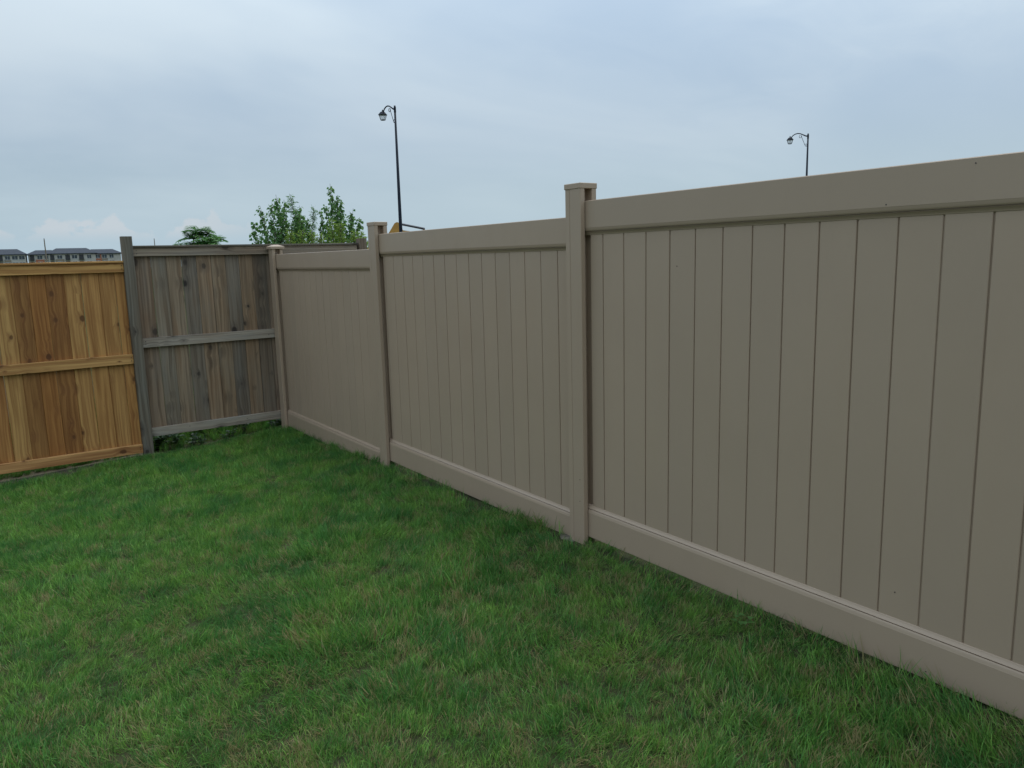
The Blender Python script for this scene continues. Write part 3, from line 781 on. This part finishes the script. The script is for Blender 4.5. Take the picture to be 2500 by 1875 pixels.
# ------------------------------------------------------------------ street lamps
GLASS, tg = newmat('lantern_glass')
gb = tg.n('ShaderNodeBsdfPrincipled', {'Base Color': (.9, .93, .95, 1), 'Roughness': .08, 'Alpha': .25})
tg.n('ShaderNodeOutputMaterial', {0: gb.outputs[0]})
def arc(c, r, a0, a1, n=10, y=0):
    return [(c[0]+r*math.cos(a0+(a1-a0)*i/n), y, c[1]+r*math.sin(a0+(a1-a0)*i/n)) for i in range(n+1)]
def street_lamp(loc, label, H=7.25):
    root = empty('street_lamp', loc); tag(root, label, 'street lamp', 'street lamps beyond the vinyl fence')
    obj('pole', mesh('pole', *tube([(0, 0, 0), (0, 0, .5), (0, 0, .52), (0, 0, 2.6), (0, 0, H)], [.11, .11, .078, .070, .036], 12), True), BLACK, root)
    arm = [(0, 0, H-.13), (.14, 0, H-.09), (.30, 0, H-.01), (.44, 0, H+.055), (.58, 0, H+.085), (.72, 0, H+.075), (.84, 0, H+.03), (.93, 0, H-.04), (.97, 0, H-.09)]
    a_ = obj('arm', mesh('arm', *tube(arm, [.034, .030, .026, .024, .024, .024, .024, .024, .026], 8), True), BLACK, root)
    obj('collar', mesh('collar', *tube([(0, 0, H-.24), (0, 0, H-.05)], .045, 10)), BLACK, a_)
    s1 = arc((.44, H-.085), .062, R(100), R(-200), 14)
    s2 = arc((.10, H-.53), .052, R(200), R(520), 14)
    obj('scroll_bracket', mesh('scroll_bracket', *join(tube(s1, .011, 6), tube([(.38, 0, H-.03), (.34, 0, H-.16), (.16, 0, H-.52), (.12, 0, H-.58), (.04, 0, H-.60)], .011, 6), tube(s2, .011, 6))), BLACK, root)
    lx = 1.02; n = 6
    def ring(r, z): return [(lx+r*math.cos(2*math.pi*i/n+.3), r*math.sin(2*math.pi*i/n+.3), z) for i in range(n)]
    rings = [ring(.18, H-.175), ring(.175, H-.16), ring(.135, H-.115), ring(.09, H-.065), ring(.045, H-.045)]
    V = [p for r_ in rings for p in r_]; F = [list(range(n))[::-1]]
    for k_ in range(len(rings)-1):
        for i in range(n): F.append([k_*n+i, k_*n+(i+1) % n, (k_+1)*n+(i+1) % n, (k_+1)*n+i])
    F.append([(len(rings)-1)*n+i for i in range(n)])
    rf = obj('lantern_roof', mesh('lantern_roof', V, F), BLACK, root)
    obj('finial', mesh('finial', *tube([(lx, 0, H-.055), (lx, 0, H-.02), (lx, 0, H-.005), (lx, 0, H+.03)], [.018, .03, .026, .006], 8)), BLACK, rf)
    top, bot = ring(.15, H-.17), ring(.09, H-.355)
    bars = [tube([a, b], .009, 4) for a, b in zip(top, bot)]+[tube(bot+[bot[0]], .011, 4)]
    bars += [tube([(lx, 0, H-.355), (lx, 0, H-.37)], [.09, .07], 6)]
    cg = obj('lantern_cage', mesh('lantern_cage', *join(*bars)), BLACK, root)
    g1, g2 = ring(.145, H-.177), ring(.086, H-.350); V = g1+g2
    obj('lantern_glass', mesh('lantern_glass', V, [[i, (i+1) % n, n+(i+1) % n, n+i] for i in range(n)]), GLASS, cg)
    return root
def lamp_at(azd, D, topz, label):
    x, y, z = at(azd, D); return street_lamp((x, y, z), label, topz-z)
lamp_at(-27.24, 30.0, CAM.z+.1868*30, 'black street lamp with curved arm and lantern beside the poplar saplings')
lamp_at(-55.73, 42.0, CAM.z+.1329*42, 'black street lamp standing alone, mostly hidden behind the tallest vinyl panel')

# ------------------------------------------------------------------ excavator behind the fence
YEL = plain('excavator_yellow', (.42, .21, .04), .45, .12); STEEL = plain('cylinder_steel', (.03, .035, .05), .35, .1); DARK = plain('track_rubber', (.03, .03, .03), .8)
GLASSD = plain('cab_glass', (.03, .04, .05), .1, .1)
def excavator(azd, D):
    x, y, z = at(azd, D); ex = empty('excavator', (x, y, z), R(azd)-math.pi/2); ex.scale = (1.2, 1.2, 1.2)      # local X to the right, Z up
    tag(ex, 'yellow excavator with dark hydraulic cylinder, only its boom top showing over the vinyl fence', 'excavator')
    for s in (-.75, .75): obj('track', mesh('track', *cbox(2.6, .45, .65, .2, (-1.6, s, .34))), DARK, ex)
    bd = obj('body', mesh('body', *join(cbox(2.1, 1.7, .75, .08, (-1.9, 0, 1.2)), cbox(.9, .9, .3, .05, (-1.5, 0, .72)))), YEL, ex)
    cb = obj('cab', mesh('cab', *cbox(1.0, .8, .85, .08, (-1.3, -.45, 1.9))), YEL, ex)
    obj('window', mesh('window', *cbox(.7, .82, .5, .03, (-1.28, -.45, 2.0))), GLASSD, cb)
    # boom: thick plate arm, bent at its top
    bp = [(-.9, 1.35), (-.55, 1.25), (.2, 2.6), (.6, 2.75), (1.2, 2.7), (1.25, 3.0), (.72, 3.08), (.56, 3.42), (.46, 3.47), (.34, 3.42), (.12, 3.08), (-.35, 2.4)]
    obj('boom', mesh('boom', *prism([(q, p) for p, q in bp][::-1], -.13, .13, 'y')), YEL, ex)
    ck = obj('dipper_arm', mesh('dipper_arm', *prism([(q, p) for p, q in ((1.0, 2.8), (1.25, 3.0), (1.75, 3.1), (2.9, 1.2), (2.75, 1.05), (1.6, 2.6))][::-1], -.10, .10, 'y')), YEL, ex)
    obj('bucket', mesh('bucket', *prism([(q, p) for p, q in ((2.7, 1.2), (3.0, 1.15), (3.1, .5), (2.7, .15), (2.2, .2), (2.5, .55))][::-1], -.35, .35, 'y')), DARK, ex)
    cy = obj('hydraulic_cylinder', mesh('hydraulic_cylinder', *tube([(.70, 0, 3.36), (1.75, 0, 3.13)], .055, 10)), STEEL, ex)
    obj('piston_rod', mesh('piston_rod', *tube([(.40, 0, 3.42), (.72, 0, 3.355)], .04, 8)), STEEL, cy)
excavator(-26.3, 45.0)

# ------------------------------------------------------------------ far apartment buildings
AZ0, DD = -5.5, 390.0
WHITE = plain('white_siding', (.42, .395, .35), .8, .1, .6); TANW = plain('taupe_siding', (.22, .185, .14), .8, .1, .6)
BRICK = plain('red_brick', (.36, .13, .07), .85, .2, 2.0); SHINGLE = plain('dark_shingle', (.030, .036, .048), .9, .25, 1.5)
PANE = plain('window_glass', (.035, .045, .055), .15, .2, .5); FRAME = plain('window_frame', (.5, .5, .5), .6)
RAILM = plain('balcony_dark', (.03, .03, .032), .6)
def hip(x0, x1, y0, y1, ze, zr, ov=.7, hl=True, hr=True):
    x0 -= ov; x1 += ov; y0 -= ov; y1 += ov; ym = (y0+y1)/2; run = (y1-y0)/2*.42
    a = x0+(run if hl else 0); b = x1-(run if hr else 0)
    V = [(x0, y0, ze), (x1, y0, ze), (x1, y1, ze), (x0, y1, ze), (a, ym, zr), (b, ym, zr), (x0, y0, ze-.25), (x1, y0, ze-.25), (x1, y1, ze-.25), (x0, y1, ze-.25)]
    F = [[0, 1, 5, 4], [1, 2, 5], [2, 3, 4, 5], [3, 0, 4], [6, 7, 1, 0], [7, 8, 2, 1], [8, 9, 3, 2], [9, 6, 0, 3], [9, 8, 7, 6]]
    return V, F
def apartment(label, x0, x1, vols, seed):
    rn = random.Random(seed)
    a = R(AZ0); c = Vector((CAM.x+DD*math.cos(a), CAM.y+DD*math.sin(a), 0)); right = Vector((math.sin(a), -math.cos(a), 0))
    o = c+right*((x0+x1)/2); root = empty('apartment_building', (o.x, o.y, gz(o.x, o.y)), a-math.pi/2)
    tag(root, label, 'building', 'apartment buildings on the horizon'); mx = (x0+x1)/2; z0 = -o.z
    wm = {}
    def win(x, z, w_, h_, y=-.02, kind='window'):
        key = (w_, h_, kind)
        if key not in wm:
            wm[key] = (mesh('window', *cbox(w_, .12, h_, .01)), mesh('frame', *join(cbox(w_+.24, .10, .14, .01, (0, -.04, h_/2)), cbox(w_+.24, .10, .14, .01, (0, -.04, -h_/2)), cbox(.1, .08, h_, .01, (0, -.06, 0)))))
        q = obj('window', wm[key][0], PANE, root, (x, y, z)); obj('frame', wm[key][1], FRAME, q)
    for (a0, a1, zr, ze, dep, yoff, hl, hr) in vols:
        p0, p1 = a0-mx, a1-mx
        obj('wall', mesh('wall', *bx(p0, p1, yoff, yoff+dep, -1, ze-.1, .02)), WHITE, root)
        obj('roof', mesh('roof', *hip(p0, p1, yoff, yoff+dep, ze, zr, .7, hl, hr)), SHINGLE, root)
        x = p0+.25
        while x < p1-2.2:
            wd = rn.choice((2.4, 2.8, 3.2)); wd = min(wd, p1-.2-x); k_ = rn.random()
            if k_ < .32:      # balcony bay: dark opening with rail and a coloured pier
                for zf in (1.3, 4.1, 6.9):
                    obj('balcony', mesh('balcony', *join(cbox(wd*.62, .16, 2.1, .02, (0, 0, 0)), cbox(wd*.66, .9, .15, .02, (0, -.45, -1.1)), cbox(wd*.66, .05, .9, .01, (0, -.88, -.6)))), RAILM, root, (x+wd*.5, yoff-.06, zf))
            elif k_ < .82:
                ph = rn.choice((5.9, 5.9, 7.9))
                obj('siding_panel', mesh('siding_panel', *cbox(wd*.98, .18, ph, .02, (0, 0, ph/2))), BRICK if rn.random() < .55 else TANW, root, (x+wd*.5, yoff-.07, .2))
                for zf in (1.4, 4.3, 7.0): win(x+wd*.5, zf, 1.7, 1.6, yoff-.15)
            else:
                for zf in (1.4, 4.3, 7.0):
                    win(x+wd*.5, zf, 1.9 if rn.random() < .5 else 1.5, 1.6, yoff-.05)
            x += wd
apartment('far white apartment block with stepped dark hip roof beside the grey fence post', -14.0, 22.0,
          ((-13.8, -5.6, 10.2, 8.35, 15, 0.5, True, False), (-6.4, 11.6, 10.9, 8.55, 17, 0.0, True, True), (10.8, 21.6, 10.25, 8.3, 15, .6, False, True)), 4)
apartment('far apartment block with single dark hip roof, beside the stepped-roof block', -46.0, -15.0,
          ((-46.0, -14.6, 10.75, 8.45, 16, -4.0, True, True),), 9)
# utility poles
def utility_pole(azd, D, top, label):
    x, y, z = at(azd, D); root = empty('utility_pole', (x, y, z)); tag(root, label, 'pole', 'utility poles near the apartments')
    obj('pole', mesh('pole', *tube([(0, 0, 0), (0, 0, top-z)], [.17, .10], 8)), GRAYW, root)
    obj('insulator', mesh('insulator', *cbox(.12, .12, .25, .03, (0, 0, top-z+.1))), STEEL, root)
def ang(u, v):
    fw = co.matrix_world.to_3x3() @ Vector((u-1250, -(v-937.5), -1881.48)); return math.degrees(math.atan2(fw.y, fw.x)), fw.z/math.hypot(fw.x, fw.y)
utility_pole(-4.45, 200.0, 8.0, 'thin dark utility pole in front of the far apartment block')
utility_pole(-10.75, 240.0, 9.0, 'thin dark utility pole just showing above the grey fence')
